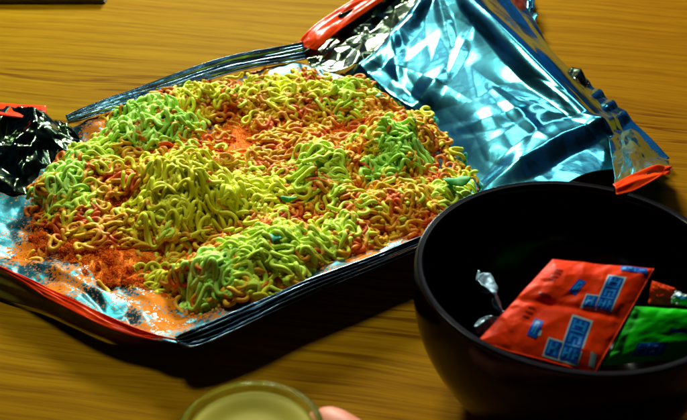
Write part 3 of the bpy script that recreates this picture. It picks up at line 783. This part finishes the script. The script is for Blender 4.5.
decal('light_lettering', grn, GS, gq(636, 346, 30, -1, -6, 12, [(.05, .12, .1, .9), (.12, .3, .4, .55), (.36, .42, .1, .9), (.5, .7, .2, .35), (.5, .7, .65, .8), (.8, .88, .1, .9)]), M_LBLUE, 0.00032)
OC = [(652, 280, 36), (676, 288, 36), (682, 306, 30), (648, 304, 30)]
org, OS = sachet('sachet', OC, M_RED, 1.5, 'small orange red sachet corner behind the green sachet', None, 30, 30, 7, wr=1.5)
WC = [(674, 291, 37), (690, 296, 38), (688, 306, 34), (671, 303, 33)]
wht, WS = sachet('sachet', WC, M_PALE, 1.2, 'pale blue and white sachet tip beside the orange one at the right edge', None, 30, 30, 8, wr=1.5)
decal('blue_lettering', wht, WS, [[(0.3, 0.1), (0.9, 0.1), (0.9, 0.5), (0.3, 0.5)]], M_LBLUE, 0.0002)
# crumpled silver scrap in the bowl
M_SCRAP = foil_mat('scrap_foil', (0.55, 0.80, 0.95), 0.38)
M_SCRAP.node_tree.nodes['Principled BSDF'].inputs['Metallic'].default_value = 0.6
scr = empty('foil_scrap', at(490, 310, 26)); tag(scr, 'twisted silver foil scrap standing left of the red sachet in the bowl', 'foil scrap')
patch('twisted_strip', [[(476, 272, 44), (484, 286, 43), (494, 298, 41), (508, 312, 38)], [(484, 278, 37), (492, 292, 36), (503, 306, 33), (512, 320, 30)]], M_SCRAP, scr, 50, 16, ((7, 2, 2.4), (14, 4, 0.8)), seed=41)
patch('torn_base', [[(474, 326, 32), (486, 316, 34), (500, 318, 32)], [(478, 334, 30), (490, 332, 30), (504, 326, 29)]], M_SCRAP, scr, 40, 20, ((5, 3, 2.0), (11, 5, 0.8)), seed=42)

# ------------------------------------------------------------------ glass
gz = 46
gl = at(251, 383.5, gz); gcx = at(251, 430, gz)
GR = 0.0216; gc = (gcx.x, gl.y-GR)
GH = gz*KZ
glass = lathe('drinking_glass', smooth_prof([(0.0003, 0.0), (0.012, 0.0), (0.0168, 0.0006), (0.0182, 0.004), (GR-0.0022, GH*0.6), (GR, GH-0.0006), (GR-0.0006, GH), (GR-0.0016, GH-0.0006), (GR-0.0036, GH*0.6), (0.0162, 0.008), (0.012, 0.006), (0.0003, 0.006)], 80), M_GLASS, (gc[0], gc[1], 0.0002))
tag(glass, 'clear round glass with a rim cut off by the bottom edge of the photo', 'glass')
dk = lathe('drink', smooth_prof([(0.0003, 0.0063), (0.011, 0.0063), (0.0159, 0.0085), (GR-0.0039, GH*0.6), (GR-0.0021, GH*0.965), (0.010, GH*0.965), (0.0003, GH*0.965)], 50), M_DRINK, (gc[0], gc[1], 0.0002))
tag(dk, 'yellow drink seen through the clear round glass', 'drink')

# ------------------------------------------------------------------ hand at the glass
def skin_chain(name, joints, edges, radii, mat, parent=None, sub=2, root=0):
    me = bpy.data.meshes.new(name); me.from_pydata([tuple(j) for j in joints], edges, []); me.materials.append(mat)
    o = bpy.data.objects.new(name, me); scene.collection.objects.link(o)
    if parent: o.parent = parent
    s = o.modifiers.new('skin', 'SKIN'); s.use_smooth_shade = True
    for i, v in enumerate(me.skin_vertices[0].data):
        v.radius = (radii[i], radii[i]*0.92); v.use_root = (i == root)
    m = o.modifiers.new('sub', 'SUBSURF'); m.levels = m.render_levels = sub
    return o
# fingers wrap the glass from its right side, forearm comes from the lower right
gx, gy = gc
tipz = GH-0.0005
J = [(gx+0.150, gy-0.165, 0.050), (gx+0.105, gy-0.110, 0.040), (gx+0.080, gy-0.075, 0.036), (gx+0.062, gy-0.045, 0.036)]   # forearm, wrist, palm, knuckle root
E_ = [(0, 1), (1, 2), (2, 3)]; Rr = [0.030, 0.023, 0.026, 0.020]
def finger(root, pts, rad):
    prev = root
    for p, q in zip(pts, rad):
        J.append(p); Rr.append(q); E_.append((prev, len(J)-1)); prev = len(J)-1
g = lambda a, q, z: (gx+cos(radians(a))*q, gy+sin(radians(a))*q, z)
finger(3, [g(-22, 0.050, 0.038), g(4, 0.036, 0.0425), g(30, 0.0285, 0.0425), g(50, 0.0265, 0.041)], [0.0095, 0.0080, 0.0074, 0.0064])
finger(3, [g(-24, 0.052, 0.025), g(8, 0.040, 0.023), g(38, 0.0310, 0.0215), g(62, 0.0280, 0.021)], [0.0098, 0.0084, 0.0078, 0.0068])
finger(3, [g(-26, 0.052, 0.019), g(4, 0.040, 0.017), g(32, 0.0320, 0.0155), g(54, 0.0290, 0.015)], [0.0092, 0.0078, 0.0072, 0.0062])
finger(2, [(gx+0.066, gy-0.056, 0.016), g(-22, 0.044, 0.0085), g(6, 0.0335, 0.0075), g(24, 0.0290, 0.0075)], [0.0095, 0.0072, 0.0064, 0.0056])
finger(2, [(gx+0.048, gy-0.074, 0.034), g(-75, 0.046, 0.034), g(-92, 0.0335, 0.033)], [0.0125, 0.0095, 0.0080])
hand = skin_chain('hand', J, E_, Rr, M_SKIN, root=2)
hand.name = 'person'
tag(hand, 'hand of a person curled round the clear glass at the bottom edge', 'person')
sl = lathe('sleeve', [(0.036, 0), (0.0385, 0.001), (0.040, 0.03), (0.043, 0.09), (0.041, 0.09), (0.036, 0.03), (0.034, 0.0005), (0.036, 0)], M_SLEEVE, (0, 0, 0), hand, 48)
sl.location = (gx+0.135, gy-0.148, 0.047)
sl.rotation_euler = Vector((0.045, -0.055, 0.010)).to_track_quat('Z', 'Y').to_euler()

# ------------------------------------------------------------------ grey thing at the top-left corner
nbp = at(105, 3.5, 0.2)
nb = empty('notebook', (nbp.x, nbp.y, 0)); tag(nb, 'grey flat notebook at the top left corner, only its near edge showing', 'notebook')
slab('cover', -0.16, 0, 0, 0.20, 0.006, 0.0075, M_GREY, 0.0005, nb)
slab('page_block', -0.159, -0.001, 0.001, 0.199, 0.0016, 0.0058, M_PAPER, 0, nb)
slab('cover', -0.16, 0, 0, 0.20, 0.0002, 0.0015, M_GREY, 0.0004, nb)
